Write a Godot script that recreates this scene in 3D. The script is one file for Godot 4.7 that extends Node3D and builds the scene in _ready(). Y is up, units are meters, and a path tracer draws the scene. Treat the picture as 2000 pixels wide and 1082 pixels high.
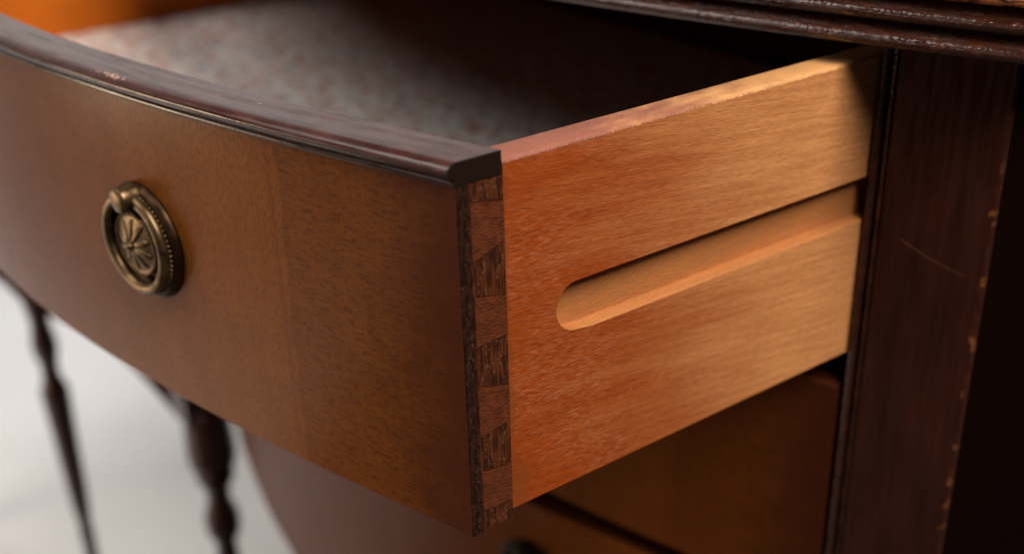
extends Node3D
# Close-up of a half open drawer in a bow-fronted cabinet. Lengths are laid out from the outer lower
# front corner of the drawer side (x to the right, z to the front); FLOOR lifts everything on to the floor.

const FLOOR := 0.85
const PULLED := 0.187          # how far the drawer is pulled out
const BOW_MID := -0.362        # middle of the bowed front

var org := Vector3.ZERO
var taken := {}
var rng := RandomNumberGenerator.new()
var M := {}

func _ready():
	rng.seed = 4711
	# ---- camera
	var cam := Camera3D.new()
	cam.name = "camera"
	add_child(cam)
	cam.transform = Transform3D(Basis(Vector3(0.59074, -0.02549, -0.80646), Vector3(-0.33989, 0.89863, -0.27738), Vector3(0.73178, 0.43796, 0.52219)), Vector3(0.26790, 0.24688 + FLOOR, 0.18885))
	var lens := CameraAttributesPhysical.new()
	lens.frustum_focal_length = 51.44
	lens.frustum_focus_distance = 0.385
	lens.exposure_aperture = 7.0
	lens.frustum_near = 0.02
	lens.frustum_far = 60.0
	cam.attributes = lens
	cam.near = 0.02
	cam.far = 60.0
	cam.current = true
	# ---- surroundings of the studio
	var env := Environment.new()
	env.background_mode = Environment.BG_COLOR
	env.background_color = Color(0.06, 0.058, 0.055)
	env.tonemap_mode = Environment.TONE_MAPPER_LINEAR
	env.tonemap_exposure = 1.0
	env.sdfgi_enabled = true
	env.ssao_enabled = true
	env.ssil_enabled = true
	var we := WorldEnvironment.new()
	we.name = "studio_environment"
	we.environment = env
	add_child(we)
	# ---- lamps
	soft_box("key_softbox", Vector3(1.12, 1.76, -0.10), Vector3(0.0, 0.06, -0.05), 1.0, 1.0, 7.9, Color(1.0, 0.965, 0.92))
	soft_box("fill_softbox", Vector3(-0.95, 2.05, 1.45), Vector3(-0.2, 0.05, 0.05), 1.4, 1.4, 3.4, Color(1.0, 0.975, 0.95))
	soft_box("added_low_fill", Vector3(-1.35, -0.15, 1.45), Vector3(-0.45, -0.25, -0.1), 0.6, 0.5, 1.15, Color(1.0, 0.88, 0.74))  # added, unseen light that lifts the lower left drawers like floor bounce
	soft_box("front_strip", Vector3(-0.25, 0.50, 2.3), Vector3(0.0, 0.1, -0.1), 1.3, 0.30, 0.40, Color(1.0, 0.96, 0.94))
	soft_box("added_wall_light", Vector3(-1.3, 2.3, -1.3), Vector3(-3.2, 0.9, -1.4), 1.2, 1.6, 5.0, Color(0.99, 0.99, 1.0))  # added, unseen light that brightens the backdrop wall for the cap rail reflection
	var spot := SpotLight3D.new()
	spot.name = "added_floor_spot"  # added, unseen spot that brightens the pale backdrop on the floor
	add_child(spot)
	spot.look_at_from_position(Vector3(-3.1, 1.25 + FLOOR, 0.2), Vector3(-1.85, 0.0, 0.15), Vector3(0, 0, -1))
	spot.spot_angle = 25.0
	spot.spot_angle_attenuation = 0.5
	spot.spot_range = 12.0
	spot.spot_attenuation = 2.0
	spot.light_size = 0.9
	spot.light_energy = 5.0
	spot.light_color = Color(0.99, 0.99, 1.0)
	spot.shadow_enabled = true

	make_materials()
	build_setting()
	build_cabinet()
	build_drawer()
	build_liner()

func soft_box(called: String, at: Vector3, to: Vector3, w: float, h: float, energy: float, c: Color):
	var l := AreaLight3D.new()
	l.name = called
	l.area_size = Vector2(w, h)
	l.light_energy = energy
	l.light_color = c
	l.shadow_enabled = true
	l.area_range = 12.0
	l.area_attenuation = 2.0
	add_child(l)
	l.look_at_from_position(at + Vector3(0, FLOOR, 0), to + Vector3(0, FLOOR, 0), Vector3.UP)

# ------------------------------------------------------------------ things and parts

func numbered(called: String) -> String:
	taken[called] = taken.get(called, 0) + 1
	return called if taken[called] == 1 else "%s_%03d" % [called, taken[called] - 1]

func thing(called: String, label: String, category: String, base: Vector3) -> Node3D:
	var o := Node3D.new()
	o.name = numbered(called)
	add_child(o)
	o.position = base + Vector3(0, FLOOR, 0)
	o.set_meta("label", label)
	o.set_meta("category", category)
	org = base
	return o

func put(mb: MB, called: String, mat: Material, parent: Node, off := Vector3.INF) -> MeshInstance3D:
	var mi := MeshInstance3D.new()
	mi.name = called
	mi.mesh = mb.mesh(org if off == Vector3.INF else off)
	mi.material_override = mat
	parent.add_child(mi, true)
	return mi

class MB:
	var p := PackedVector3Array()
	var uv := PackedVector2Array()
	var sg := PackedInt32Array()
	var open_sheet := false
	var turn_over := false
	func tri(a: Vector3, b: Vector3, c: Vector3, ua: Vector2, ub: Vector2, uc: Vector2, s := -1):
		p.append(a); p.append(b); p.append(c)
		uv.append(ua); uv.append(ub); uv.append(uc)
		sg.append(s)
	func quad(a: Vector3, b: Vector3, c: Vector3, d: Vector3, ua: Vector2, ub: Vector2, uc: Vector2, ud: Vector2, s := -1):
		tri(a, b, c, ua, ub, uc, s)
		tri(a, c, d, ua, uc, ud, s)
	func add(o: MB, t := Transform3D.IDENTITY):
		for v in o.p: p.append(t * v)
		uv.append_array(o.uv)
		sg.append_array(o.sg)
	func mesh(off: Vector3) -> ArrayMesh:
		var vol := 0.0
		for i in range(0, p.size(), 3):
			vol += (p[i] - p[0]).dot((p[i + 1] - p[0]).cross(p[i + 2] - p[0]))
		var st := SurfaceTool.new()
		st.begin(Mesh.PRIMITIVE_TRIANGLES)
		var order := [0, 2, 1] if (open_sheet and not turn_over) or (vol > 0.0 and not open_sheet) else [0, 1, 2]
		for i in range(0, p.size(), 3):
			st.set_smooth_group(sg[i / 3])
			for k in order:
				st.set_uv(uv[i + k])
				st.add_vertex(p[i + k] - off)
		st.generate_normals()
		st.generate_tangents()
		return st.commit()

# ------------------------------------------------------------------ shapes

func bow(x: float) -> float:
	var u := x - BOW_MID
	return 0.0857 - 0.5771 * u * u + 0.4042 * u * u * u * u

func bow_stretch(x: float) -> float:
	var u := x - BOW_MID
	var d := -1.1542 * u + 1.6168 * u * u * u
	return sqrt(1.0 + d * d)

func arc(c: Vector2, r: float, from: float, to: float, n: int) -> PackedVector2Array:
	var out := PackedVector2Array()
	for i in n + 1:
		var a := deg_to_rad(lerpf(from, to, float(i) / n))
		out.append(c + Vector2(cos(a), sin(a)) * r)
	return out

# a closed profile (offset from the bow, height) drawn along the bowed front from x0 to x1
func along_bow(mb: MB, prof: PackedVector2Array, x0: float, x1: float, steps: int, dz: float):
	var n := prof.size()
	var run := PackedFloat32Array([0.0])
	for i in n: run.append(run[i] + prof[i].distance_to(prof[(i + 1) % n]))
	var group := PackedInt32Array()
	var g := 1000
	for i in n:
		var before := prof[i] - prof[(i + n - 1) % n]
		var after := prof[(i + 1) % n] - prof[i]
		if absf(before.angle_to(after)) > deg_to_rad(33.0): g += 1
		group.append(g)
	for k in steps:
		var xa := lerpf(x0, x1, float(k) / steps)
		var xb := lerpf(x0, x1, float(k + 1) / steps)
		var za := bow(xa) + dz
		var zb := bow(xb) + dz
		var sa := bow_stretch(xa)
		var sb := bow_stretch(xb)
		for i in n:
			var q := prof[i]
			var r := prof[(i + 1) % n]
			var s := group[i]
			mb.quad(Vector3(xa, q.y, za + q.x * sa), Vector3(xb, q.y, zb + q.x * sb), Vector3(xb, r.y, zb + r.x * sb), Vector3(xa, r.y, za + r.x * sa),
				Vector2(xa, run[i]), Vector2(xb, run[i]), Vector2(xb, run[i + 1]), Vector2(xa, run[i + 1]), s)
	var t := Geometry2D.triangulate_polygon(prof)
	for e in [[x0, true], [x1, false]]:
		var x: float = e[0]
		var z := bow(x) + dz
		var s := bow_stretch(x)
		for i in range(0, t.size(), 3):
			var a := prof[t[i]]
			var b := prof[t[i + 1]]
			var c := prof[t[i + 2]]
			var va := Vector3(x, a.y, z + a.x * s)
			var vb := Vector3(x, b.y, z + b.x * s)
			var vc := Vector3(x, c.y, z + c.x * s)
			# turn the cap like the strips it closes
			var want := Vector3(-1, 0, 0) if e[1] else Vector3(1, 0, 0)
			var area := 0.0
			for j in n: area += prof[j].cross(prof[(j + 1) % n])
			if area > 0.0: want = -want
			if (vb - va).cross(vc - va).dot(want) * signf(x1 - x0) < 0.0:
				mb.tri(va, vb, vc, Vector2(a.x, a.y), Vector2(b.x, b.y), Vector2(c.x, c.y))
			else:
				mb.tri(va, vc, vb, Vector2(a.x, a.y), Vector2(c.x, c.y), Vector2(b.x, b.y))

# a polygon pushed along an axis: 0 = polygon (z, y) along x, 1 = polygon (x, z) along y, 2 = polygon (x, y) along z
func prism(mb: MB, poly: PackedVector2Array, a: float, b: float, axis: int, soft := false):
	var pts := poly.duplicate()
	if Geometry2D.is_polygon_clockwise(pts): pts.reverse()
	var n := pts.size()
	var at := func(q: Vector2, d: float) -> Vector3:
		if axis == 0: return Vector3(d, q.y, q.x)
		if axis == 1: return Vector3(q.x, d, q.y)
		return Vector3(q.x, q.y, d)
	var run := 0.0
	for i in n:
		var q := pts[i]
		var r := pts[(i + 1) % n]
		var l := q.distance_to(r)
		mb.quad(at.call(q, a), at.call(r, a), at.call(r, b), at.call(q, b), Vector2(run, a), Vector2(run + l, a), Vector2(run + l, b), Vector2(run, b), 7 if soft else -1)
		run += l
	var t := Geometry2D.triangulate_polygon(pts)
	for i in range(0, t.size(), 3):
		var u := pts[t[i]]
		var v := pts[t[i + 1]]
		var w := pts[t[i + 2]]
		var wa := (v - u).cross(w - u) > 0.0
		# the strips above run anticlockwise; give both caps the same turn
		if wa:
			mb.tri(at.call(u, a), at.call(w, a), at.call(v, a), u, w, v)
			mb.tri(at.call(u, b), at.call(v, b), at.call(w, b), u, v, w)
		else:
			mb.tri(at.call(u, a), at.call(v, a), at.call(w, a), u, v, w)
			mb.tri(at.call(u, b), at.call(w, b), at.call(v, b), u, w, v)

func rounded_rect(a: Vector2, b: Vector2, c: float) -> PackedVector2Array:
	return PackedVector2Array([Vector2(a.x + c, a.y), Vector2(b.x - c, a.y), Vector2(b.x, a.y + c), Vector2(b.x, b.y - c), Vector2(b.x - c, b.y), Vector2(a.x + c, b.y), Vector2(a.x, b.y - c), Vector2(a.x, a.y + c)])

func board(mb: MB, a: Vector3, b: Vector3, axis := 0, c := 0.0005):
	if axis == 0: prism(mb, rounded_rect(Vector2(a.z, a.y), Vector2(b.z, b.y), c), a.x, b.x, 0)
	elif axis == 1: prism(mb, rounded_rect(Vector2(a.x, a.z), Vector2(b.x, b.z), c), a.y, b.y, 1)
	else: prism(mb, rounded_rect(Vector2(a.x, a.y), Vector2(b.x, b.y), c), a.z, b.z, 2)

# a profile (radius, height) turned round an upright axis (up = 1) or round z (up = 2)
func turned(mb: MB, prof: PackedVector2Array, c: Vector3, sides: int, up := 1):
	for k in sides:
		var a := TAU * k / sides
		var b := TAU * (k + 1) / sides
		for i in prof.size() - 1:
			var q := prof[i]
			var r := prof[i + 1]
			var f := func(p: Vector2, w: float) -> Vector3:
				if up == 1: return c + Vector3(p.x * cos(w), p.y, -p.x * sin(w))
				return c + Vector3(p.x * cos(w), p.x * sin(w), p.y)
			var ua := Vector2(float(k) / sides, q.y * 4.0)
			var ub := Vector2(float(k + 1) / sides, q.y * 4.0)
			var uc := Vector2(float(k + 1) / sides, r.y * 4.0)
			var ud := Vector2(float(k) / sides, r.y * 4.0)
			if q.x > 0.0: mb.tri(f.call(q, a), f.call(q, b), f.call(r, b), ua, ub, uc, 5)
			if r.x > 0.0: mb.tri(f.call(q, a), f.call(r, b), f.call(r, a), ua, uc, ud, 5)

func smooth_profile(rough: PackedVector2Array, n: int) -> PackedVector2Array:
	var c := Curve2D.new()
	for i in rough.size():
		var t := (rough[mini(i + 1, rough.size() - 1)] - rough[maxi(i - 1, 0)]) / 6.0
		c.add_point(rough[i], -t, t)
	var out := PackedVector2Array()
	for i in rough.size() - 1:
		for k in n: out.append(c.sample(i, float(k) / n))
	out.append(rough[rough.size() - 1])
	return out

func ring(mb: MB, R: float, r: float, t: Transform3D, n := 72, m := 16):
	for i in n:
		for j in m:
			var c := []
			for e in [[0, 0], [1, 0], [1, 1], [0, 1]]:
				var a: float = TAU * (i + e[0]) / n
				var b: float = TAU * (j + e[1]) / m
				c.append(t * Vector3((R + r * cos(b)) * cos(a), (R + r * cos(b)) * sin(a), r * sin(b)))
			mb.quad(c[0], c[1], c[2], c[3], Vector2(i, j) / 16.0, Vector2(i + 1, j) / 16.0, Vector2(i + 1, j + 1) / 16.0, Vector2(i, j + 1) / 16.0, 3)

func ball(mb: MB, t: Transform3D, n := 10, m := 6):
	for i in n:
		for j in m:
			var c := []
			for e in [[0, 0], [1, 0], [1, 1], [0, 1]]:
				var a: float = TAU * ((i + e[0]) % n) / n
				var b: float = PI * (j + e[1]) / m
				c.append(t * Vector3(sin(b) * cos(a), sin(b) * sin(a), cos(b)))
			if j > 0: mb.tri(c[0], c[1], c[2], Vector2.ZERO, Vector2.RIGHT, Vector2.ONE, 3)
			if j < m - 1: mb.tri(c[0], c[2], c[3], Vector2.ZERO, Vector2.ONE, Vector2.DOWN, 3)

# ------------------------------------------------------------------ materials

func noise(s: int, octaves := 1) -> FastNoiseLite:
	var n := FastNoiseLite.new()
	n.noise_type = FastNoiseLite.TYPE_SIMPLEX
	n.seed = s
	n.frequency = 1.0
	n.fractal_type = FastNoiseLite.FRACTAL_FBM if octaves > 1 else FastNoiseLite.FRACTAL_NONE
	n.fractal_octaves = octaves
	return n

# texture from f(x, y) -> [linear albedo colour, height 0..1]; returns [albedo, relief map]
func paint(w: int, h: int, f: Callable, relief := 0.0) -> Array:
	var px := PackedByteArray()
	px.resize(w * h * 3)
	var hp := PackedByteArray()
	hp.resize(w * h)
	var i := 0
	for y in h:
		for x in w:
			var c: Color = f.call((x + 0.5) / w, (y + 0.5) / h)
			hp[i] = int(clampf(c.a, 0.0, 1.0) * 255.0)
			c = Color(maxf(c.r, 0.0), maxf(c.g, 0.0), maxf(c.b, 0.0)).linear_to_srgb()
			px[i * 3] = int(clampf(c.r, 0.0, 1.0) * 255.0)
			px[i * 3 + 1] = int(clampf(c.g, 0.0, 1.0) * 255.0)
			px[i * 3 + 2] = int(clampf(c.b, 0.0, 1.0) * 255.0)
			i += 1
	var im := Image.create_from_data(w, h, false, Image.FORMAT_RGB8, px)
	var out := [ImageTexture.create_from_image(im), null]
	if relief > 0.0:
		var b := Image.create_from_data(w, h, false, Image.FORMAT_L8, hp)
		b.convert(Image.FORMAT_RGBA8)
		b.bump_map_to_normal_map(relief)
		out[1] = ImageTexture.create_from_image(b)
	return out

# uv in metres: the texture covers size.x by size.y metres from corner
func wood(tex: Array, corner: Vector2, size: Vector2, rough: float, spec := 0.5, nscale := 1.0) -> StandardMaterial3D:
	var m := StandardMaterial3D.new()
	m.albedo_texture = tex[0]
	m.uv1_scale = Vector3(1.0 / size.x, 1.0 / size.y, 1)
	m.uv1_offset = Vector3(-corner.x / size.x, -corner.y / size.y, 0)
	m.roughness = rough
	m.metallic_specular = spec
	if tex[1] != null:
		m.normal_enabled = true
		m.normal_texture = tex[1]
		m.normal_scale = nscale
	return m

func make_materials():
	var n1 := noise(1)
	var n2 := noise(2)
	var n3 := noise(3, 3)
	var n4 := noise(4)
	var n5 := noise(5, 2)
	# pale drawer side: stained red at the front by the finish, bare towards the back. u = z from -0.2 to 0.0, v = height
	var side := func(u: float, v: float) -> Color:
		var z := u * 0.2
		var y := v * 0.128
		var s := z * 0.995 + y * 0.10              # grain runs slightly uphill
		var t := y * 0.995 - z * 0.10
		var d := 0.2 - z
		var wob := n3.get_noise_2d(s * 9.0, t * 45.0)
		var k := smoothstep(0.0, 1.0, clampf((d + wob * 0.022 + (y - 0.06) * 0.14 - 0.008) / 0.155, 0.0, 1.0))
		var c := Color(0.268, 0.047, 0.006).lerp(Color(0.545, 0.235, 0.087), k)
		var streak := n1.get_noise_2d(s * 20.0, t * 380.0)
		var fib := n1.get_noise_2d(s * 55.0 + 7.0, t * 1500.0)
		var fleck := clampf((n2.get_noise_2d(s * 160.0, t * 1700.0) - 0.18) * 2.4, 0.0, 1.0)
		var g := 1.0 + 0.09 * streak + 0.09 * fib
		c = Color(c.r * g, c.g * (g + 0.04 * streak), c.b * (g + 0.06 * streak))
		c = c.lerp(Color(c.r * 0.72, c.g * 0.58, c.b * 0.45), fleck * 0.5)
		# curly pale patches: sheen of the finish painted into the colour
		var zone := clampf(0.65 + 1.1 * n3.get_noise_2d(s * 16.0 + 9.0, t * 26.0) - d * 5.0, 0.0, 1.0)
		var curl := clampf((n5.get_noise_2d(s * 150.0 + 0.6 * streak, t * 420.0) - 0.06) * 2.2, 0.0, 1.0)
		c = c.lerp(Color(0.40, 0.130, 0.055), curl * zone * 0.28)
		var st := clampf((n4.get_noise_2d(s * 130.0, t * 2300.0) - 0.46) * 4.0, 0.0, 1.0)
		c = c.lerp(Color(0.62, 0.32, 0.18), st * (0.07 + 0.17 * zone))  # pale strokes: sheen along fine scratches, painted into the colour
		# finish that ran over the joint
		var run := clampf((0.0022 + 0.0016 * n3.get_noise_2d(y * 45.0, 3.0) + 0.0062 * smoothstep(0.026, 0.006, y) - d) / 0.0014, 0.0, 1.0)
		c = c.lerp(Color(0.20, 0.045, 0.009), run * 0.7)
		c.a = 0.5 + 0.3 * fib + 0.25 * curl - 0.35 * fleck
		return c
	M.side = wood(paint(1664, 1056, side, 2.0), Vector2(-0.2, 0.0), Vector2(0.2, 0.128), 0.46, 0.24, 0.22)
	# top edge of the drawer side: pink-brown, u = z, v = across
	var edge := func(u: float, v: float) -> Color:
		var d := (1.0 - u) * 0.2
		var w := n3.get_noise_2d(u * 9.0, v * 1.5)
		var k := smoothstep(0.03, 0.13, d + w * 0.03)
		var c := Color(0.27, 0.090, 0.055).lerp(Color(0.54, 0.265, 0.100), k)
		var g := 1.0 + 0.10 * n1.get_noise_2d(u * 60.0, v * 30.0) + 0.12 * n2.get_noise_2d(u * 300.0, v * 40.0) + 0.08 * w
		c = Color(c.r * g, c.g * g, c.b * g)
		c.a = 0.5 + 0.4 * n2.get_noise_2d(u * 300.0, v * 40.0)
		return c
	M.edge = wood(paint(1024, 96, edge, 2.0), Vector2(-0.2, 0.0), Vector2(0.2, 0.015), 0.5, 0.4, 0.5)
	# bare wood inside the groove
	var bare := func(u: float, v: float) -> Color:
		var g := 1.0 + 0.10 * n1.get_noise_2d(u * 26.0, v * 90.0) + 0.08 * n2.get_noise_2d(u * 90.0, v * 60.0) + 0.10 * n3.get_noise_2d(u * 3.0, v * 3.0)
		var c := Color(0.40 * g, 0.150 * g, 0.047 * g, 0.5 + 0.4 * n1.get_noise_2d(u * 26.0, v * 90.0))
		return c
	M.groove = wood(paint(1024, 256, bare, 2.0), Vector2(-0.2, 0.0), Vector2(0.2, 0.03), 0.62, 0.3, 0.5)
	# veneer of the bowed front, figure upright. u = x from -0.73 to 0, v = height
	var veneer := func(u: float, v: float) -> Color:
		var x := u * 0.74
		var y := v * 0.14
		var right := smoothstep(0.6555, 0.6575, x + 0.0008 * n1.get_noise_2d(y * 60.0, 8.0) - y * 0.02)
		var fib := n1.get_noise_2d(x * 900.0, y * 30.0)
		var pore := clampf((n2.get_noise_2d(x * 1000.0, y * 230.0 + x * 40.0) - 0.30) * 2.4, 0.0, 1.0) * (1.0 - 0.7 * right)
		var flat := clampf((n4.get_noise_2d(x * 150.0 + y * 60.0, y * 620.0) - 0.34) * 2.6, 0.0, 1.0) * right
		var band := n3.get_noise_2d(x * 26.0, y * 3.0)
		var cloud := n3.get_noise_2d(x * 30.0 + 5.0, y * 45.0)
		var streak := n5.get_noise_2d(x * 45.0 + y * 20.0, y * 260.0) * right
		var g := 1.0 + 0.08 * fib + 0.11 * band + 0.06 * cloud + 0.10 * streak
		var c := Color(0.155, 0.044, 0.0115).lerp(Color(0.205, 0.063, 0.0100), smoothstep(0.45, 0.62, x)).lerp(Color(0.152, 0.044, 0.0070), right)
		c = Color(c.r * g, c.g * g, c.b * (g + 0.1 * band))
		c = c.lerp(Color(0.160, 0.038, 0.008), exp(-pow((x - 0.6545) / 0.0016, 2.0)) * 0.6)
		c = c.lerp(Color(0.045, 0.014, 0.007), pore * 0.42)
		c = c.lerp(Color(0.040, 0.013, 0.008), flat * 0.40)
		# darker, redder finish towards the right end
		var e := smoothstep(0.045, 0.0, 0.730 - x + 0.005 * cloud)
		c = c.lerp(Color(0.050, 0.0125, 0.0070), e * 0.80)
		c.a = 0.6 + 0.12 * fib - 0.35 * pore - 0.3 * flat
		return c
	var vt := paint(2048, 512, veneer, 2.0)
	# a few small bright nicks, more of them low on the right
	var marked: Image = vt[0].get_image()
	for i in 34:
		var q := Vector2i(int(rng.randf_range(0.42, 0.985) * 2048), int(pow(rng.randf(), 1.4) * 0.86 * 512))
		marked.set_pixelv(q, Color(0.55, 0.46, 0.40))
		if i % 5 == 0:
			for k in 5: marked.set_pixelv(q + Vector2i(rng.randi_range(-4, 4), rng.randi_range(-5, 5)), Color(0.46, 0.36, 0.32))
	vt[0] = ImageTexture.create_from_image(marked)
	M.veneer = wood(vt, Vector2(-0.73, 0.0), Vector2(0.74, 0.14), 0.21, 0.22, 0.06)
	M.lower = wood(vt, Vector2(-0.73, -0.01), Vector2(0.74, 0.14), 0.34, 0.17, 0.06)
	M.lower.albedo_color = Color(0.84, 0.80, 0.80)  # shade under the open drawer put into the veneer tint
	# dark polished mahogany
	var dark := func(u: float, v: float) -> Color:
		var fib := n1.get_noise_2d(u * 14.0, v * 240.0)
		var cl := n3.get_noise_2d(u * 5.0, v * 9.0)
		var sp := clampf((n2.get_noise_2d(u * 160.0, v * 160.0) - 0.55) * 3.0, 0.0, 1.0)
		var g := 1.0 + 0.25 * fib + 0.40 * cl
		var c := Color(0.034 * g, 0.0095 * g, 0.0055 * g)
		c = c.lerp(Color(0.13, 0.04, 0.02), sp * 0.3)
		c.a = 0.5 + 0.25 * n2.get_noise_2d(u * 70.0, v * 70.0) + 0.2 * fib
		return c
	var dt := paint(768, 768, dark, 3.0)
	M.dark = wood(dt, Vector2.ZERO, Vector2(0.15, 0.15), 0.36, 0.5, 0.25)
	M.inside = wood(dt, Vector2.ZERO, Vector2(0.3, 0.3), 0.8, 0.1, 0.2)
	M.leg = wood(dt, Vector2.ZERO, Vector2(1.0, 0.5), 0.35, 0.5, 0.1)
	M.leg.albedo_color = Color(1.0, 0.86, 0.8)
	# cap rail of the drawer front, worn on its nose. u = x, v = along the profile (0 at the back of the top)
	var cap := func(u: float, v: float) -> Color:
		var x := u * 0.74
		var y := v * 0.05
		var fib := n1.get_noise_2d(x * 70.0, y * 1500.0)
		var cl := n3.get_noise_2d(x * 40.0, y * 90.0)
		var g := 1.0 + 0.18 * fib + 0.36 * cl
		var c := Color(0.047 * g, 0.0178 * g, 0.0145 * g)
		var worn := clampf((n3.get_noise_2d(x * 330.0, y * 700.0) * 0.8 + 0.42 - absf(y - 0.0155) * 420.0 - absf(x - 0.575) * 62.0) * 5.0, 0.0, 1.0) * 0.75
		worn = maxf(worn, clampf((n4.get_noise_2d(x * 420.0, y * 420.0) + 0.6 * n3.get_noise_2d(x * 60.0, y * 60.0) - 1.28) * 12.0, 0.0, 1.0) * 0.7)
		c = c.lerp(Color(0.50, 0.30, 0.21), worn)
		c.a = 0.6 + 0.15 * fib + 0.25 * n2.get_noise_2d(x * 700.0, y * 700.0) - 0.3 * worn
		return c
	M.cap = wood(paint(2048, 160, cap, 2.0), Vector2(-0.73, 0.0), Vector2(0.74, 0.05), 0.20, 0.40, 0.05)
	# end grain of the pins: upright dark streaks with pale flecks
	var pin := func(u: float, v: float) -> Color:
		var s := n1.get_noise_2d(u * 22.0, v * 4.0) * 0.7 + 0.5 * n4.get_noise_2d(u * 9.0, v * 6.0)
		var f := clampf((n2.get_noise_2d(u * 26.0, v * 22.0) + 0.5 * n3.get_noise_2d(u * 6.0, v * 6.0) - 0.78) * 4.0, 0.0, 1.0)
		var k := clampf(0.45 + 0.9 * s, 0.0, 1.0)
		var c := Color(0.030, 0.0085, 0.0035).lerp(Color(0.085, 0.022, 0.0075), k)
		c = c.lerp(Color(0.42, 0.26, 0.14), f * 0.18)
		c.a = 0.4 + 0.5 * s + 0.3 * f
		return c
	M.pin = wood(paint(256, 512, pin, 3.0), Vector2.ZERO, Vector2(0.03, 0.06), 0.42, 0.35, 0.22)
	var tail := func(u: float, v: float) -> Color:
		var s := n1.get_noise_2d(u * 9.0, v * 90.0)
		var g := 1.0 + 0.28 * s + 0.30 * n3.get_noise_2d(u * 4.0, v * 8.0)
		var c := Color(0.095 * g, 0.0215 * g, 0.006 * g)
		c.a = 0.5 + 0.4 * s
		return c
	M.tail = wood(paint(256, 512, tail, 3.0), Vector2.ZERO, Vector2(0.03, 0.06), 0.40, 0.5, 0.5)
	var lip := func(u: float, v: float) -> Color:
		var s := n3.get_noise_2d(u * 10.0, v * 14.0)
		var f := clampf((n2.get_noise_2d(u * 16.0, v * 44.0) + 0.5 * n3.get_noise_2d(u * 4.0, v * 9.0) - 0.80) * 4.0, 0.0, 1.0)
		var g := 1.0 + 0.8 * s
		var c := Color(0.022 * g, 0.0075 * g, 0.004 * g).lerp(Color(0.38, 0.25, 0.14), f * 0.10)
		c.a = 0.4 + 0.6 * s + 0.4 * f
		return c
	M.lip = wood(paint(256, 1024, lip, 4.0), Vector2.ZERO, Vector2(0.02, 0.08), 0.38, 0.35, 0.12)
	# moulding of the cabinet top: thick crazed varnish, worn to bright wood on its edges
	var mould := func(u: float, v: float) -> Color:
		var x := u * 0.30
		var y := v * 0.06
		var g := 1.0 + 0.30 * n3.get_noise_2d(x * 25.0, y * 260.0) + 0.2 * n1.get_noise_2d(x * 60.0, y * 1500.0)
		var c := Color(0.034 * g, 0.0105 * g, 0.006 * g)
		var w := clampf((n3.get_noise_2d(x * 90.0, y * 300.0) - 0.52) * 5.0, 0.0, 1.0)
		c = c.lerp(Color(0.20, 0.065, 0.02), w * 0.35)
		c.a = 0.5 + 0.25 * n2.get_noise_2d(x * 420.0, y * 900.0) + 0.2 * n4.get_noise_2d(x * 120.0, y * 500.0)
		return c
	M.mould = wood(paint(1024, 256, mould, 4.0), Vector2.ZERO, Vector2(0.30, 0.06), 0.24, 0.5, 0.15)
	var worn2 := func(u: float, v: float) -> Color:
		var x := u * 0.30
		var w := clampf((n3.get_noise_2d(x * 120.0, v * 12.0) + 0.25) * 4.0, 0.0, 1.0)
		var c := Color(0.05, 0.02, 0.014).lerp(Color(0.42, 0.15, 0.05), w)
		c.a = 0.5 + 0.4 * n2.get_noise_2d(x * 900.0, v * 60.0)
		return c
	M.worn_edge = wood(paint(512, 64, worn2, 3.0), Vector2.ZERO, Vector2(0.30, 0.03), 0.4, 0.4, 0.2)
	# corner post: dark face, one long scratch, chips along its right arris. u = x 0.0085..0.047, v = height -0.372..0.134
	var post := func(u: float, v: float) -> Color:
		var x := 0.0085 + u * 0.0385
		var y := -0.372 + v * 0.506
		var fib := n1.get_noise_2d(x * 1600.0, y * 25.0)
		var cl := n3.get_noise_2d(x * 60.0, y * 14.0)
		var g := 1.0 + 0.09 * fib + 0.28 * cl
		var c := Color(0.033 * g, 0.0088 * g, 0.0048 * g)
		var cx := (x - 0.0165) / 0.024
		var sy := 0.0555 - 0.0135 * cx + 0.004 * cx * cx
		if cx > 0.0 and cx < 1.0:
			var k := clampf(1.0 - absf(y - sy) / 0.00055, 0.0, 1.0) * (1.0 - 0.55 * cx)
			c = c.lerp(Color(0.32, 0.12, 0.05), k * 0.4)
		var chip := clampf((n3.get_noise_2d(x * 150.0 + 3.0, y * 75.0) - 0.12 - (0.047 - x) * 300.0) * 6.0, 0.0, 1.0)
		chip *= smoothstep(0.11, 0.07, y)
		c = c.lerp(Color(0.22, 0.075, 0.024), chip * 0.6)
		c.a = 0.6 + 0.1 * fib - 0.4 * chip
		return c
	M.post = wood(paint(256, 1536, post, 2.0), Vector2(0.0085, -0.372), Vector2(0.0385, 0.506), 0.38, 0.35, 0.2)
	var stained := func(u: float, v: float) -> Color:
		var g := 1.0 + 0.10 * n1.get_noise_2d(u * 30.0, v * 120.0) + 0.10 * n3.get_noise_2d(u * 4.0, v * 6.0)
		return Color(0.46 * g, 0.105 * g, 0.004 * g, 0.5)
	M.plain = wood(paint(256, 256, stained), Vector2.ZERO, Vector2(0.3, 0.3), 0.5, 0.3)
	M.end_dark = StandardMaterial3D.new()
	M.end_dark.albedo_color = Color(0.012, 0.005, 0.0035).linear_to_srgb()
	M.end_dark.roughness = 0.35
	M.black = StandardMaterial3D.new()
	M.black.albedo_color = Color(0.005, 0.002, 0.0014).linear_to_srgb()  # dark of the unlit cabinet side put into the colour
	M.black.roughness = 0.6
	M.black.metallic_specular = 0.02
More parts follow.
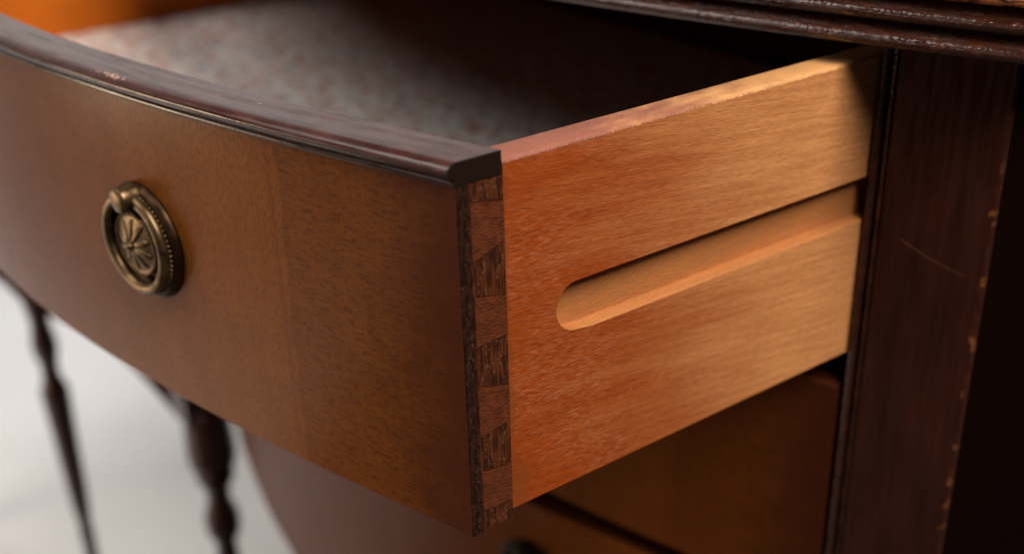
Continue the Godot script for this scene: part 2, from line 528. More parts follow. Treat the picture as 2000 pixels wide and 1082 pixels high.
	# uneven gloss: rubbed and fingered patches
	var smudge := func(u: float, v: float) -> Color:
		var k := clampf(0.62 + 0.55 * n3.get_noise_2d(u * 9.0, v * 9.0) + 0.18 * n2.get_noise_2d(u * 60.0, v * 30.0), 0.2, 1.0)
		k = k * k
		return Color(k, k, k, 0.5)
	var smear: Texture2D = paint(512, 512, smudge)[0]
	for w in [[M.cap, 0.34], [M.post, 0.50], [M.mould, 0.36], [M.dark, 0.46]]:
		w[0].roughness_texture = smear
		w[0].roughness_texture_channel = BaseMaterial3D.TEXTURE_CHANNEL_GREEN
		w[0].roughness = w[1]
	# antique brass
	var br := func(u: float, v: float) -> Color:
		var k := clampf(0.5 + 0.8 * n3.get_noise_2d(u * 6.0, v * 6.0), 0.0, 1.0)
		var c := Color(0.060, 0.036, 0.016).lerp(Color(0.20, 0.128, 0.064), k)
		c.a = 0.5 + 0.4 * n2.get_noise_2d(u * 60.0, v * 60.0)
		return c
	var bt := paint(256, 256, br, 1.5)
	M.brass = StandardMaterial3D.new()
	M.brass.albedo_texture = bt[0]
	M.brass.metallic = 0.9
	M.brass.roughness = 0.38
	M.brass.normal_enabled = true
	M.brass.normal_texture = bt[1]
	M.brass.normal_scale = 0.12
	M.brass.uv1_triplanar = true
	M.brass.uv1_scale = Vector3.ONE * 22.0
	M.brass_dark = M.brass.duplicate()
	M.brass_dark.albedo_color = Color(0.62, 0.56, 0.52)
	M.brass_dark.roughness = 0.45
	M.shaded_brass = M.brass_dark.duplicate()
	M.shaded_brass.albedo_color = Color(0.36, 0.30, 0.27)  # brass tinted darker: shade on the lower pulls put into the colour
	M.shaded_brass.roughness = 0.6
	# printed paper
	M.paper = StandardMaterial3D.new()
	M.paper.albedo_texture = ImageTexture.create_from_image(floral(1536, 1152))
	M.paper.roughness = 0.30
	M.paper.metallic_specular = 0.5
	M.paper.uv1_scale = Vector3(1.0 / 0.72, 1.0 / 0.54, 1)
	# studio floor
	var fl := func(u: float, v: float) -> Color:
		var g := 1.0 + 0.05 * n3.get_noise_2d(u * 4.0, v * 4.0) + 0.02 * n2.get_noise_2d(u * 90.0, v * 90.0)
		return Color(0.74 * g, 0.735 * g, 0.725 * g, 0.5)
	M.floor = StandardMaterial3D.new()
	M.floor.albedo_texture = paint(256, 256, fl)[0]
	M.floor.roughness = 0.85
	M.floor.metallic_specular = 0.3
	M.dark_floor = StandardMaterial3D.new()
	M.dark_floor.albedo_color = Color(0.05, 0.045, 0.04).linear_to_srgb()
	M.dark_floor.roughness = 0.8
	M.floor.uv1_scale = Vector3(0.5, 0.5, 1)

func floral(w: int, h: int) -> Image:
	var im := Image.create_empty(w, h, false, Image.FORMAT_RGB8)
	im.fill(Color(0.94, 0.92, 0.90))
	var pinks := [Color(0.72, 0.22, 0.25), Color(0.80, 0.40, 0.40), Color(0.62, 0.16, 0.20), Color(0.86, 0.55, 0.52)]
	var blues := [Color(0.30, 0.38, 0.58), Color(0.42, 0.50, 0.68)]
	var greens := [Color(0.42, 0.48, 0.30), Color(0.52, 0.52, 0.34), Color(0.34, 0.40, 0.28)]
	var dot := func(x: float, y: float, rx: float, ry: float, c: Color):
		for j in range(int(y - ry), int(y + ry) + 1):
			for i in range(int(x - rx), int(x + rx) + 1):
				if i < 0 or j < 0 or i >= w or j >= h: continue
				if pow((i - x) / rx, 2) + pow((j - y) / ry, 2) <= 1.0: im.set_pixel(i, j, c)
	for r in range(0, 49):
		for q in range(0, 66):
			var x := (q + 0.5 * (r % 2)) * 24.0 + rng.randf_range(-7, 7)
			var y := r * 24.0 + rng.randf_range(-7, 7)
			for k in 3:
				var a := rng.randf() * TAU
				dot.call(x + cos(a) * 9.0, y + sin(a) * 9.0, rng.randf_range(1.6, 3.2), rng.randf_range(1.3, 2.6), greens[rng.randi() % 3])
			var kind := rng.randf()
			if kind < 0.12: continue
			var set_: Array = blues if kind > 0.84 else pinks
			var big := rng.randf_range(0.6, 1.2)
			for k in 5:
				var a := TAU * k / 5.0 + rng.randf()
				dot.call(x + cos(a) * 4.2 * big, y + sin(a) * 4.2 * big, 3.2 * big, 3.2 * big, set_[rng.randi() % set_.size()])
			dot.call(x, y, 2.0, 2.0, Color(0.85, 0.70, 0.35))
	return im

# ------------------------------------------------------------------ setting

func build_setting():
	org = Vector3(0, -FLOOR, 0)
	var mb := MB.new()
	mb.open_sheet = true
	mb.quad(Vector3(6, -FLOOR, 6), Vector3(6, -FLOOR, -6), Vector3(-6, -FLOOR, -6), Vector3(-6, -FLOOR, 6), Vector2(6, 6), Vector2(6, -6), Vector2(-6, -6), Vector2(-6, 6), 1)
	var base := put(mb, "floor", M.dark_floor, self)
	base.position = Vector3.ZERO
	base.set_meta("kind", "structure")
	base.set_meta("label", "dark studio floor under the cabinet")
	# a sheet of pale studio paper that lies on the floor and sweeps up into a wall on the left
	mb = MB.new()
	mb.open_sheet = true
	var y0 := -FLOOR + 0.004
	var prof := PackedVector2Array([Vector2(-0.80, y0)])
	for i in 25:
		prof.append(Vector2(-2.6 - 0.6 * sin(PI / 2 * i / 24.0), y0 + 0.6 * (1.0 - cos(PI / 2 * i / 24.0))))
	prof.append(Vector2(-3.2, 2.6))
	var run := 0.0
	for i in prof.size() - 1:
		var q := prof[i]
		var r := prof[i + 1]
		var l := q.distance_to(r)
		mb.quad(Vector3(q.x, q.y, 3), Vector3(q.x, q.y, -4), Vector3(r.x, r.y, -4), Vector3(r.x, r.y, 3), Vector2(run, 0), Vector2(run, 7), Vector2(run + l, 7), Vector2(run + l, 0), 1)
		run += l
	base = put(mb, "backdrop", M.floor, self)
	base.set_meta("kind", "structure")
	base.set_meta("label", "pale grey paper backdrop sweeping up from the floor on the left")

# ------------------------------------------------------------------ cabinet

func build_cabinet():
	var t := thing("bow_front_cabinet", "dark mahogany bow-fronted cabinet on turned legs, behind the open drawer", "cabinet", Vector3(-0.36, -FLOOR, -0.4))
	var d := -PULLED
	# top with a reeded edge
	var prof := PackedVector2Array([Vector2(-0.12, 0.1335), Vector2(0.0150, 0.1335)])
	prof.append_array(arc(Vector2(0.0186, 0.1367), 0.0026, -85, 60, 9))
	prof.append_array(PackedVector2Array([Vector2(0.0180, 0.1402), Vector2(0.0166, 0.1416), Vector2(0.0152, 0.1426), Vector2(0.0142, 0.1430), Vector2(0.0142, 0.1434)]))
	prof.append_array(arc(Vector2(0.0180, 0.1457), 0.0024, -85, 60, 9))
	prof.append_array(PackedVector2Array([Vector2(0.0174, 0.1490), Vector2(0.0161, 0.1503), Vector2(0.0147, 0.1512), Vector2(0.0138, 0.1516), Vector2(0.0138, 0.1520), Vector2(-0.12, 0.1520)]))
	var mb := MB.new()
	along_bow(mb, prof, -0.80, 0.068, 110, d)
	var top := put(mb, "top_moulding", M.mould, t)
	mb = MB.new()
	prof = PackedVector2Array([Vector2(-0.12, 0.1522), Vector2(0.0140, 0.1522)])
	prof.append_array(arc(Vector2(0.0178, 0.1549), 0.0026, -85, 90, 10))
	prof.append(Vector2(-0.12, 0.1575))
	along_bow(mb, prof, -0.80, 0.068, 110, d)
	put(mb, "top_board", M.worn_edge, top)
	mb = MB.new()
	board(mb, Vector3(-0.80, 0.1337, -0.64), Vector3(0.066, 0.1566, -0.205), 0)
	put(mb, "top_board", M.dark, t)
	# right corner post, its arris knocked about
	mb = MB.new()
	var nj := noise(77, 3)
	var rows := 150
	var prev := []
	for i in rows + 1:
		var y := lerpf(-0.372, 0.1334, float(i) / rows)
		var hurt := maxf(0.0, nj.get_noise_2d(y * 75.0, 2.0) - 0.10) * 0.0045 * smoothstep(0.11, 0.07, y)
		var j := 0.0003 + hurt
		var xr := 0.047
		var line := []
		for k in 7:
			var x := lerpf(0.0085, xr - j, k / 6.0)
			line.append(Vector3(x, y, bow(x) + d))
		line.append(Vector3(xr, y, bow(xr) + d - j * 0.8))
		line.append(Vector3(xr, y, bow(xr) + d - 0.0022))
		line.append(Vector3(xr - 0.003, y, bow(xr) + d - 0.0022))
		line.append(Vector3(0.0085, y, bow(xr) + d - 0.03))
		if prev.size():
			for k in line.size():
				var e := (k + 1) % line.size()
				var u0 := Vector2(line[k].x, line[k].y)
				var u1 := Vector2(line[e].x, line[e].y)
				var v0 := Vector2(prev[k].x, prev[k].y)
				var v1 := Vector2(prev[e].x, prev[e].y)
				mb.quad(prev[k], prev[e], line[e], line[k], v0, v1, u1, u0, 40 if k < 6 else 41 + k)
		prev = line
	put(mb, "corner_post", M.post, t)
	# bead between post and drawers
	mb = MB.new()
	var z0 := bow(0.004) + d
	var bead := PackedVector2Array([Vector2(0.0006, z0 - 0.03)])
	for q in arc(Vector2(0.0024, z0 - 0.0016), 0.0018, 180, 0, 9): bead.append(Vector2(q.x, q.y + 0.0))
	bead.append_array(PackedVector2Array([Vector2(0.0046, z0 - 0.0042), Vector2(0.0054, z0 - 0.0042), Vector2(0.0057, z0 - 0.0016), Vector2(0.0064, z0 - 0.0009), Vector2(0.0073, z0 - 0.0012), Vector2(0.0077, z0 - 0.0035), Vector2(0.0084, z0 - 0.0035), Vector2(0.0084, z0 - 0.03)]))
	prism(mb, bead, -0.372, 0.1334, 1)
	put(mb, "corner_bead", M.dark, t)
	# carcass
	mb = MB.new()
	board(mb, Vector3(0.0442, -0.372, -0.62), Vector3(0.0468, 0.1332, bow(0.047) + d - 0.0024), 1, 0.0001)
	put(mb, "side_panel", M.black, t)
	mb = MB.new()
	board(mb, Vector3(0.0012, -0.372, -0.62), Vector3(0.0340, 0.1332, bow(0.047) + d - 0.0310), 1)
	put(mb, "inner_panel", M.inside, t)
	mb = MB.new()
	board(mb, Vector3(-0.758, -0.372, -0.62), Vector3(-0.7256, 0.1332, -0.205), 1)
	put(mb, "inner_panel", M.inside, t)
	mb = MB.new()
	board(mb, Vector3(-0.758, -0.372, -0.635), Vector3(0.0468, 0.1332, -0.6205), 1)
	put(mb, "back_panel", M.inside, t)
	for r in [[-0.0160, -0.0058, -0.03], [-0.1485, -0.1368, -0.045], [-0.372, -0.3705, -0.012]]:
		mb = MB.new()
		along_bow(mb, PackedVector2Array([Vector2(r[2], r[0]), Vector2(r[2], r[1]), Vector2(-0.40, r[1]), Vector2(-0.40, r[0])]), -0.7250, 0.0005, 40, d)
		put(mb, "dust_board", M.inside, t)
	for r in [[-0.1362, -0.0166], [-0.3700, -0.1490]]:
		mb = MB.new()
		var lo: float = r[0]
		var hi: float = r[1]
		along_bow(mb, PackedVector2Array([Vector2(-0.001, lo), Vector2(0, lo + 0.001), Vector2(0, hi - 0.001), Vector2(-0.001, hi), Vector2(-0.018, hi), Vector2(-0.018, lo)]), -0.7225, -0.0014, 80, d)
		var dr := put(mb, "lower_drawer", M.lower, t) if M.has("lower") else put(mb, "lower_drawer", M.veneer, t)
		var y := -0.080 if hi > -0.1 else -0.199
		var pull := MB.new()
		var parts := pull_parts()
		for k in parts: pull.add(parts[k])
		var pm := put(pull, "ring_pull", M.shaded_brass, dr, Vector3.ZERO)
		pm.transform = pull_frame(-0.160, y, d, org)
	# left corner post and the wing that runs on behind the drawer
	mb = MB.new()
	board(mb, Vector3(-0.7645, -0.392, -0.200), Vector3(-0.7250, 0.1332, -0.1225), 1, 0.002)
	put(mb, "corner_post", M.dark, t)
	var W := func(x: float) -> float: return -0.143 - 0.306 * (x + 0.735)
	var arch := [[-0.7650, -0.412], [-0.7778, -0.4072], [-0.7946, -0.3949], [-0.8222, -0.3771], [-0.838, -0.369], [-0.8822, -0.3543], [-0.9237, -0.349], [-0.975, -0.3497], [-0.9950, -0.3600], [-1.0083, -0.3577], [-1.0242, -0.3483], [-1.0401, -0.3388], [-1.0572, -0.3321], [-1.2, -0.312], [-1.40, -0.345]]
	mb = MB.new()
	for i in arch.size() - 1:
		var a: Array = arch[i]
		var b: Array = arch[i + 1]
		var xa: float = a[0]
		var xb: float = b[0]
		var za: float = W.call(xa)
		var zb: float = W.call(xb)
		var c := [Vector3(xa, a[1], za), Vector3(xb, b[1], zb), Vector3(xb, 0.1332, zb), Vector3(xa, 0.1332, za)]
		var o := Vector3(0, 0, -0.022)
		mb.quad(c[0], c[1], c[2], c[3], Vector2(xa, a[1]), Vector2(xb, b[1]), Vector2(xb, 0.13), Vector2(xa, 0.13), 1)
		mb.quad(c[3] + o, c[2] + o, c[1] + o, c[0] + o, Vector2(xa, 0.13), Vector2(xb, 0.13), Vector2(xb, b[1]), Vector2(xa, a[1]), 2)
		mb.quad(c[0] + o, c[1] + o, c[1], c[0], Vector2(xa, 0), Vector2(xb, 0), Vector2(xb, 0.02), Vector2(xa, 0.02), 3)
		mb.quad(c[3], c[2], c[2] + o, c[3] + o, Vector2(xa, 0), Vector2(xb, 0), Vector2(xb, 0.02), Vector2(xa, 0.02), 4)
		if i == 0: mb.quad(c[0], c[3], c[3] + o, c[0] + o, Vector2(0, 0), Vector2(0, 0.5), Vector2(0.02, 0.5), Vector2(0.02, 0))
		if i == arch.size() - 2: mb.quad(c[1], c[1] + o, c[2] + o, c[2], Vector2(0, 0), Vector2(0.02, 0), Vector2(0.02, 0.5), Vector2(0, 0.5))
	put(mb, "wing_apron", M.inside, t)
	mb = MB.new()
	board(mb, Vector3(-1.40, -0.30, -0.62), Vector3(-0.7655, 0.1330, -0.165), 1)
	put(mb, "wing_body", M.inside, t)
	mb = MB.new()
	prism(mb, PackedVector2Array([Vector2(-0.8005, -0.63), Vector2(-0.8005, -0.10), Vector2(-1.42, 0.09), Vector2(-1.42, -0.63)]), 0.1337, 0.1560, 1)
	put(mb, "wing_top", M.dark, t)
	# turned legs
	var slim := smooth_profile(PackedVector2Array([Vector2(0, -0.335), Vector2(0.0125, -0.336), Vector2(0.0120, -0.352), Vector2(0.0106, -0.366), Vector2(0.0134, -0.386), Vector2(0.0138, -0.400), Vector2(0.0098, -0.420), Vector2(0.0108, -0.438), Vector2(0.0158, -0.452), Vector2(0.0150, -0.480), Vector2(0.0136, -0.514), Vector2(0.0124, -0.553), Vector2(0.0110, -0.593), Vector2(0.0090, -0.630), Vector2(0.0066, -0.638), Vector2(0.0082, -0.648), Vector2(0.0074, -0.700), Vector2(0.0075, -0.780), Vector2(0.0110, -0.815), Vector2(0.0080, -0.840), Vector2(0.0080, -FLOOR), Vector2(0, -FLOOR)]), 4)
	var stout := smooth_profile(PackedVector2Array([Vector2(0, -0.380), Vector2(0.0180, -0.381), Vector2(0.0230, -0.396), Vector2(0.0245, -0.414), Vector2(0.0250, -0.430), Vector2(0.0230, -0.448), Vector2(0.0150, -0.455), Vector2(0.0200, -0.462), Vector2(0.0130, -0.479), Vector2(0.0128, -0.495), Vector2(0.0180, -0.512), Vector2(0.0172, -0.532), Vector2(0.0112, -0.548), Vector2(0.0120, -0.570), Vector2(0.0160, -0.600), Vector2(0.0140, -0.680), Vector2(0.0105, -0.770), Vector2(0.0150, -0.800), Vector2(0.0110, -0.835), Vector2(0.0110, -FLOOR), Vector2(0, -FLOOR)]), 4)
	for at in [[-0.996, -0.063, 0], [-1.385, 0.035, 0], [-0.737, -0.146, 1], [0.024, -0.215, 1], [0.024, -0.60, 1], [-0.737, -0.60, 1], [-1.385, -0.60, 0]]:
		mb = MB.new()
		turned(mb, stout if at[2] == 1 else slim, Vector3(at[0], 0, at[1]), 28)
		put(mb, "leg", M.leg if M.has("leg") else M.dark, t)

# ------------------------------------------------------------------ ring pull

func pull_frame(x: float, y: float, dz: float, base: Vector3) -> Transform3D:
	var u := x - BOW_MID
	var n := Vector3(1.1542 * u - 1.6168 * u * u * u, 0, 1).normalized()
	var tx := Vector3.UP.cross(n).normalized()
	return Transform3D(Basis(tx, Vector3.UP, n), Vector3(x, y, bow(x) + dz) - base)

func pull_parts() -> Dictionary:
	var out := {}
	var plate := MB.new()
	turned(plate, PackedVector2Array([Vector2(0, 0.0010), Vector2(0.0165, 0.0010), Vector2(0.0174, 0.0014), Vector2(0.0178, 0.0030), Vector2(0.0186, 0.0036), Vector2(0.0206, 0.0036), Vector2(0.0220, 0.0028), Vector2(0.0230, 0.0014), Vector2(0.0234, 0.0), Vector2(0, 0)]), Vector3.ZERO, 64, 2)
	out["backplate"] = plate
	var beads := MB.new()
	for k in 64:
		var a := TAU * k / 64.0
		ball(beads, Transform3D(Basis.from_scale(Vector3.ONE * 0.00070), Vector3(cos(a) * 0.0203, sin(a) * 0.0203, 0.0038)), 8, 5)
	out["beading"] = beads
	var ros := MB.new()
	turned(ros, PackedVector2Array([Vector2(0, 0.0074), Vector2(0.0040, 0.0071), Vector2(0.0080, 0.0062), Vector2(0.0108, 0.0050), Vector2(0.0114, 0.0049), Vector2(0.0119, 0.0056), Vector2(0.0127, 0.0056), Vector2(0.0132, 0.0048), Vector2(0.0133, 0.0008), Vector2(0, 0.0008)]), Vector3.ZERO, 56, 2)
	for k in 44:
		var a := TAU * k / 44.0
		ball(ros, Transform3D(Basis.from_scale(Vector3.ONE * 0.00045), Vector3(cos(a) * 0.0123, sin(a) * 0.0123, 0.0057)), 6, 4)
	out["rosette"] = ros
	var boss := MB.new()
	ball(boss, Transform3D(Basis.from_scale(Vector3(0.0015, 0.0015, 0.0017)), Vector3(0, 0, 0.0077)), 14, 8)
	out["boss"] = boss
	for k in 10:
		var a := TAU * (k + 0.5) / 10.0
		var rise := 0.24
		var along := Vector3(cos(a), sin(a), -rise).normalized()
		var across := Vector3(-sin(a), cos(a), 0)
		var b := Basis(along * 0.0044, across * 0.00155, along.cross(across) * 0.0009)
		var pet := MB.new()
		ball(pet, Transform3D(b, Vector3(cos(a) * 0.0062, sin(a) * 0.0062, 0.0064)), 12, 8)
		out["petal_%03d" % k] = pet
	var knob := MB.new()
	turned(knob, PackedVector2Array([Vector2(0, 0.0106), Vector2(0.0036, 0.0105), Vector2(0.0046, 0.0100), Vector2(0.0050, 0.0090), Vector2(0.0050, 0.0060), Vector2(0.0050, 0.0036), Vector2(0.0056, 0.0016), Vector2(0, 0.0016)]), Vector3(0, 0.0190, 0), 32, 2)
	out["post"] = knob
	var rg := MB.new()
	ring(rg, 0.0183, 0.0023, Transform3D(Basis(Vector3.RIGHT, -0.02), Vector3(0, 0.0004, 0.0053)))
	out["ring"] = rg
	return out

# ------------------------------------------------------------------ open drawer

func build_drawer():
	var t := thing("open_drawer", "open drawer with bowed mahogany front, pale dovetailed side and brass ring pull", "drawer", Vector3(-0.362, -0.0037, -0.15))
	# bowed front
	var mb := MB.new()
	along_bow(mb, PackedVector2Array([Vector2(-0.0006, -0.0037), Vector2(0, -0.0031), Vector2(0, 0.1209), Vector2(-0.0175, 0.1209), Vector2(-0.0175, -0.0037)]), -0.724, -0.0122, 120, 0.0)
	along_bow(mb, PackedVector2Array([Vector2(-0.0006, -0.0037), Vector2(0, -0.0031), Vector2(0, 0.1209), Vector2(-0.0049, 0.1209), Vector2(-0.0049, -0.0037)]), -0.0122, 0.0, 6, 0.0)
	var front := put(mb, "front_panel", M.veneer, t)
	# dark edge strip at the right end of the front
	mb = MB.new()
	var jag := noise(31, 3)
	var py := PackedFloat32Array()
	for i in 61: py.append(lerpf(-0.0037, 0.1209, i / 60.0))
	for i in 60:
		var a := py[i]
		var b := py[i + 1]
		var c := []
		for y in [a, b]:
			var w: float = 0.0006 * jag.get_noise_2d(y * 260.0, 0.0)
			c.append([Vector3(-0.0004, y, bow(0) + 0.0001), Vector3(0.0005, y, bow(0) - 0.0005 + w * 0.3), Vector3(0.0005, y, bow(0) - 0.0045 + w), Vector3(-0.0004, y, bow(0) - 0.0048 + w)])
		for k in 4:
			var e := (k + 1) % 4
			mb.quad(c[0][k], c[0][e], c[1][e], c[1][k], Vector2(c[0][k].z, a), Vector2(c[0][e].z, a), Vector2(c[1][e].z, b), Vector2(c[1][k].z, b), 20 + k)
		if i == 0: mb.quad(c[0][0], c[0][3], c[0][2], c[0][1], Vector2.ZERO, Vector2.ZERO, Vector2.ZERO, Vector2.ZERO)
		if i == 59: mb.quad(c[1][0], c[1][1], c[1][2], c[1][3], Vector2.ZERO, Vector2.ZERO, Vector2.ZERO, Vector2.ZERO)
	put(mb, "edge_strip", M.lip, front)
	# cap rail along the top of the front
	mb = MB.new()
	var prof := PackedVector2Array([Vector2(-0.0160, 0.1285), Vector2(-0.0040, 0.1285)])
	for i in 15:
		var a := deg_to_rad(lerpf(89.0, -62.0, i / 14.0))
		prof.append(Vector2(-0.0023 + 0.0046 * cos(a), 0.1256 + 0.0029 * sin(a)))
	prof.append_array(PackedVector2Array([Vector2(0.0003, 0.1222), Vector2(0.0004, 0.1214), Vector2(0.0003, 0.1210), Vector2(-0.0160, 0.1210)]))
	along_bow(mb, prof, -0.7245, -0.0008, 130, 0.0)
	var rail := put(mb, "cap_rail", M.cap, t)
	mb = MB.new()
	along_bow(mb, prof, -0.0008, -0.0002, 1, 0.0)
	put(mb, "rail_end", M.end_dark, rail)
	# the joint: tails of the side between pins of the front, (front top, back top, front bottom, back bottom)
	var tails := [[0.1150, 0.1129, 0.0955, 0.0999], [0.0838, 0.0812, 0.0667, 0.0672], [0.0523, 0.0490, 0.0334, 0.0354], [0.0199, 0.0181, 0.0046, 0.0038]]
	var zf := bow(0) - 0.0050
	var zb := 0.00008
	var g := 0.00017
	var upper := [0.1208, 0.1208]
	for i in 5:
		var lower := [tails[i][0], tails[i][1]] if i < 4 else [-0.0036, -0.0036]
		mb = MB.new()
		prism(mb, PackedVector2Array([Vector2(zf, lower[0] + g), Vector2(zb, lower[1] + g), Vector2(zb, upper[1] - g), Vector2(zf, upper[0] - g)]), -0.0122, 0.0001 - 0.0002 * (i % 2), 0)
		put(mb, "dovetail_pin", M.pin, front)
		if i < 4: upper = [tails[i][2], tails[i][3]]
	# right side board with its stopped groove
	var side := side_board(t)
	for i in 4:
		mb = MB.new()
		prism(mb, PackedVector2Array([Vector2(zf, tails[i][2] + g), Vector2(zb, tails[i][3] + g), Vector2(zb, tails[i][1] - g), Vector2(zf, tails[i][0] - g)]), -0.0122, 0.0002 + 0.0001 * (i % 2), 0)
		put(mb, "dovetail_tail", M.tail, side)
	# left side, back, bottom
	mb = MB.new()
	board(mb, Vector3(-0.7238, 0.0, -0.45), Vector3(-0.7120, 0.1255, bow(-0.724) - 0.0178), 0)
	put(mb, "side_board", M.plain if M.has("plain") else M.groove, t)
	mb = MB.new()
	board(mb, Vector3(-0.7118, 0.013, -0.45), Vector3(-0.0128, 0.118, -0.44), 2)
	put(mb, "back_board", M.inside, t)
	mb = MB.new()
	floor_sheet(mb, -0.7119, -0.0127, 0.0085, 0.0115, -0.4395, -0.0179)
	put(mb, "bottom_board", M.inside, t)
	# brass ring pull
	var pull := Node3D.new()
	pull.name = "ring_pull"
	t.add_child(pull, true)
	pull.transform = pull_frame(-0.1503, 0.0650, 0.0, org)
	var parts := pull_parts()
	for k in parts:
		var m := put(parts[k], "petal" if k.begins_with("petal") else k, M.brass if k != "backplate" else M.brass_dark, pull, Vector3.ZERO)
		if k == "beading": m.set_meta("kind", "stuff")

func floor_sheet(mb: MB, x0: float, x1: float, y0: float, y1: float, back: float, o: float):
	var n := 60
	var c := []
	for i in n + 1:
		var x := lerpf(x0, x1, float(i) / n)
		var z := bow(x) + o * bow_stretch(x)
		c.append([Vector3(x, y1, back), Vector3(x, y1, z), Vector3(x, y0, z), Vector3(x, y0, back)])
	for i in n:
		for k in 4:
			var e := (k + 1) % 4
			mb.quad(c[i][k], c[i][e], c[i + 1][e], c[i + 1][k], Vector2(c[i][k].x, c[i][k].z), Vector2(c[i][e].x, c[i][e].z), Vector2(c[i + 1][e].x, c[i + 1][e].z), Vector2(c[i + 1][k].x, c[i + 1][k].z))
	mb.quad(c[0][3], c[0][2], c[0][1], c[0][0], Vector2.ZERO, Vector2.ZERO, Vector2.ZERO, Vector2.ZERO)
	mb.quad(c[n][0], c[n][1], c[n][2], c[n][3], Vector2.ZERO, Vector2.ZERO, Vector2.ZERO, Vector2.ZERO)

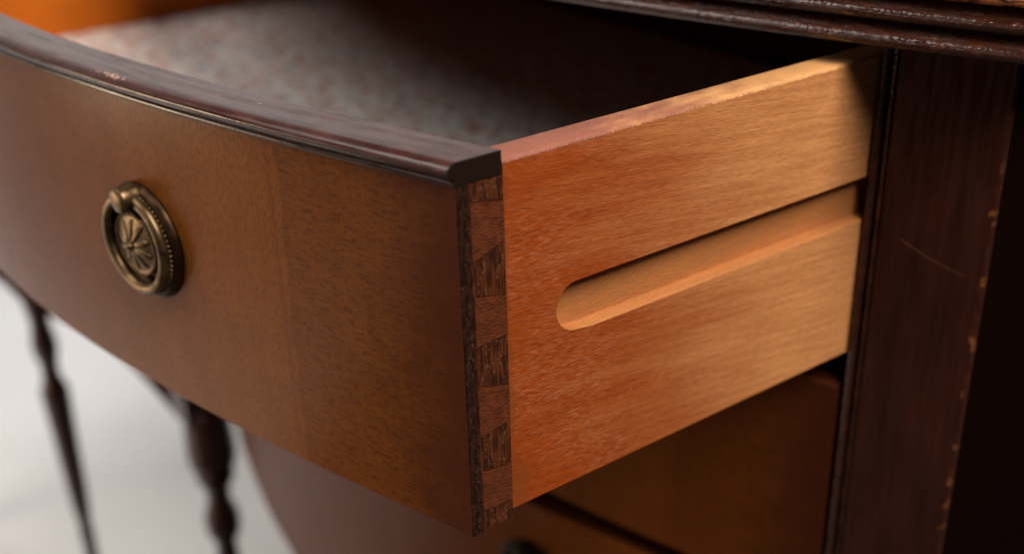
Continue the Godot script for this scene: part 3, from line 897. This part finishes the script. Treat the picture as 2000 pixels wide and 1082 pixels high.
func side_board(t: Node) -> MeshInstance3D:
	var y0 := 0.0595
	var y1 := 0.0775
	var r := (y1 - y0) / 2
	var cz := -0.0195 - r
	var cy := (y0 + y1) / 2
	var back := -0.45
	var lip := 0.0005
	var top := 0.1255
	var th := -0.0125
	var mb := MB.new()
	var gr := MB.new()
	var f := func(a: Vector3, b: Vector3, c: Vector3, d: Vector3, _s: int):   # a face in the plane of the side
		mb.quad(a, b, c, d, Vector2(a.z, a.y), Vector2(b.z, b.y), Vector2(c.z, c.y), Vector2(d.z, d.y), -1)
	var P := func(z: float, y: float) -> Vector3: return Vector3(0, y, z)
	f.call(P.call(0, y1), P.call(back, y1), P.call(back, top - 0.0012), P.call(0, top - 0.0012), 1)
	f.call(P.call(0, lip), P.call(back, lip), P.call(back, y0 - 0.0009), P.call(0, y0 - 0.0009), 1)
	f.call(P.call(0, y0 - 0.0009), P.call(cz, y0 - 0.0009), P.call(cz, y0), P.call(0, y0), 1)
	f.call(P.call(0, 0), P.call(back, 0), P.call(back, lip), P.call(0, lip), 1)
	mb.tri(P.call(cz, y0 - 0.0009), P.call(cz - 0.006, y0 - 0.0009), P.call(cz, y0), Vector2(cz, y0 - 0.0009), Vector2(cz - 0.006, y0 - 0.0009), Vector2(cz, y0))
	# round end of the groove, with the little rounding of its lower and front edges
	var N := 28
	var last: Vector2
	var wob := noise(9, 2)
	for i in N + 1:
		var a := lerpf(PI / 2, -PI / 2, float(i) / N)
		var rr := r * (1.0 + (0.015 * wob.get_noise_2d(i * 0.9, 0.0) if i > 0 and i < N else 0.0))
		var q := Vector2(cz + rr * cos(a), cy + rr * sin(a))
		if i > 0:
			f.call(P.call(0, q.y), P.call(q.x, q.y), P.call(last.x, last.y), P.call(0, last.y), 1)
		last = q
		if i < N:
			var a2 := lerpf(PI / 2, -PI / 2, float(i + 1) / N)
			var r2 := r * (1.0 + (0.015 * wob.get_noise_2d((i + 1) * 0.9, 0.0) if i + 1 < N else 0.0))
			var q2 := Vector2(cz + r2 * cos(a2), cy + r2 * sin(a2))
			var dp := -0.0052
			gr.quad(Vector3(0, q.y, q.x), Vector3(dp, q.y, q.x), Vector3(dp, q2.y, q2.x), Vector3(0, q2.y, q2.x), Vector2(q.x, q.y), Vector2(q.x, q.y - 0.006), Vector2(q2.x, q2.y - 0.006), Vector2(q2.x, q2.y), 1)
			gr.tri(Vector3(dp, cy, cz), Vector3(dp, q2.y, q2.x), Vector3(dp, q.y, q.x), Vector2(cz, cy), Vector2(q2.x, q2.y), Vector2(q.x, q.y), 2)
	# groove along the side: under edge, back, lower wall with a softened lip
	var sec := PackedVector2Array([Vector2(0, y1), Vector2(-0.0052, y1), Vector2(-0.0052, y0), Vector2(-0.0009, y0 - 0.00005), Vector2(-0.0003, y0 - 0.0003), Vector2(0, y0 - 0.0009)])
	var run := 0.0
	for i in sec.size() - 1:
		var a := sec[i]
		var b := sec[i + 1]
		var l := a.distance_to(b)
		var ay := maxf(a.y, y0)
		var by := maxf(b.y, y0)
		var cm := cz - 0.006
		gr.quad(Vector3(a.x, ay, cz), Vector3(a.x, a.y, cm), Vector3(b.x, b.y, cm), Vector3(b.x, by, cz), Vector2(cz, run), Vector2(cm, run), Vector2(cm, run + l), Vector2(cz, run + l), 5 + mini(i, 2))
		gr.quad(Vector3(a.x, a.y, cm), Vector3(a.x, a.y, back), Vector3(b.x, b.y, back), Vector3(b.x, b.y, cm), Vector2(cm, run), Vector2(back, run), Vector2(back, run + l), Vector2(cm, run + l), 5 + mini(i, 2))
		run += l
	# other faces of the board
	var q4 := func(a: Vector3, b: Vector3, c: Vector3, d: Vector3): mb.quad(a, b, c, d, Vector2(a.z, a.y + a.x), Vector2(b.z, b.y + b.x), Vector2(c.z, c.y + c.x), Vector2(d.z, d.y + d.x))
	q4.call(Vector3(0, 0, 0), Vector3(th, 0, 0), Vector3(th, 0, back), Vector3(0, 0, back))
	q4.call(Vector3(th, 0, 0), Vector3(th, top - 0.001, 0), Vector3(th, top - 0.001, back), Vector3(th, 0, back))
	q4.call(Vector3(0, 0, back), Vector3(th, 0, back), Vector3(th, top - 0.0012, back), Vector3(0, top - 0.0012, back))
	q4.call(Vector3(0, 0, 0), Vector3(0, top - 0.0012, 0), Vector3(th, top - 0.0012, 0), Vector3(th, 0, 0))
	mb.open_sheet = true
	var side := put(mb, "side_board", M.side, t)
	gr.open_sheet = true
	gr.turn_over = true
	put(gr, "slide_groove", M.groove, side)
	# upper edge, slightly rounded, splintered along its outer arris
	mb = MB.new()
	var nz := noise(12, 3)
	var steps := 150
	for k in steps:
		var cc := []
		for z in [back * k / steps, back * (k + 1) / steps]:
			var w: float = 0.00035 * nz.get_noise_2d(z * 420.0, 0.0)
			cc.append([Vector3(0, top - 0.0012, z), Vector3(-0.00015, top - 0.0006 + w, z), Vector3(-0.0008 + w, top - 0.0001, z), Vector3(-0.0016, top, z), Vector3(th + 0.001, top, z), Vector3(th, top - 0.001, z)])
		for i in 5:
			mb.quad(cc[0][i], cc[0][i + 1], cc[1][i + 1], cc[1][i], Vector2(cc[0][i].z, -cc[0][i].x), Vector2(cc[0][i + 1].z, -cc[0][i + 1].x), Vector2(cc[1][i + 1].z, -cc[1][i + 1].x), Vector2(cc[1][i].z, -cc[1][i].x), 1 if i < 3 else 2)
	mb.open_sheet = true
	mb.turn_over = true
	put(mb, "top_edge", M.edge, side)
	return side

# ------------------------------------------------------------------ paper lining

func build_liner():
	var t := thing("drawer_liner", "sheet of pale floral paper lying inside the open drawer", "drawer liner", Vector3(-0.362, 0.0117, -0.15))
	var mb := MB.new()
	floor_sheet(mb, -0.7105, -0.0140, 0.0117, 0.0120, -0.43, -0.0188)
	put(mb, "paper_sheet", M.paper, t)
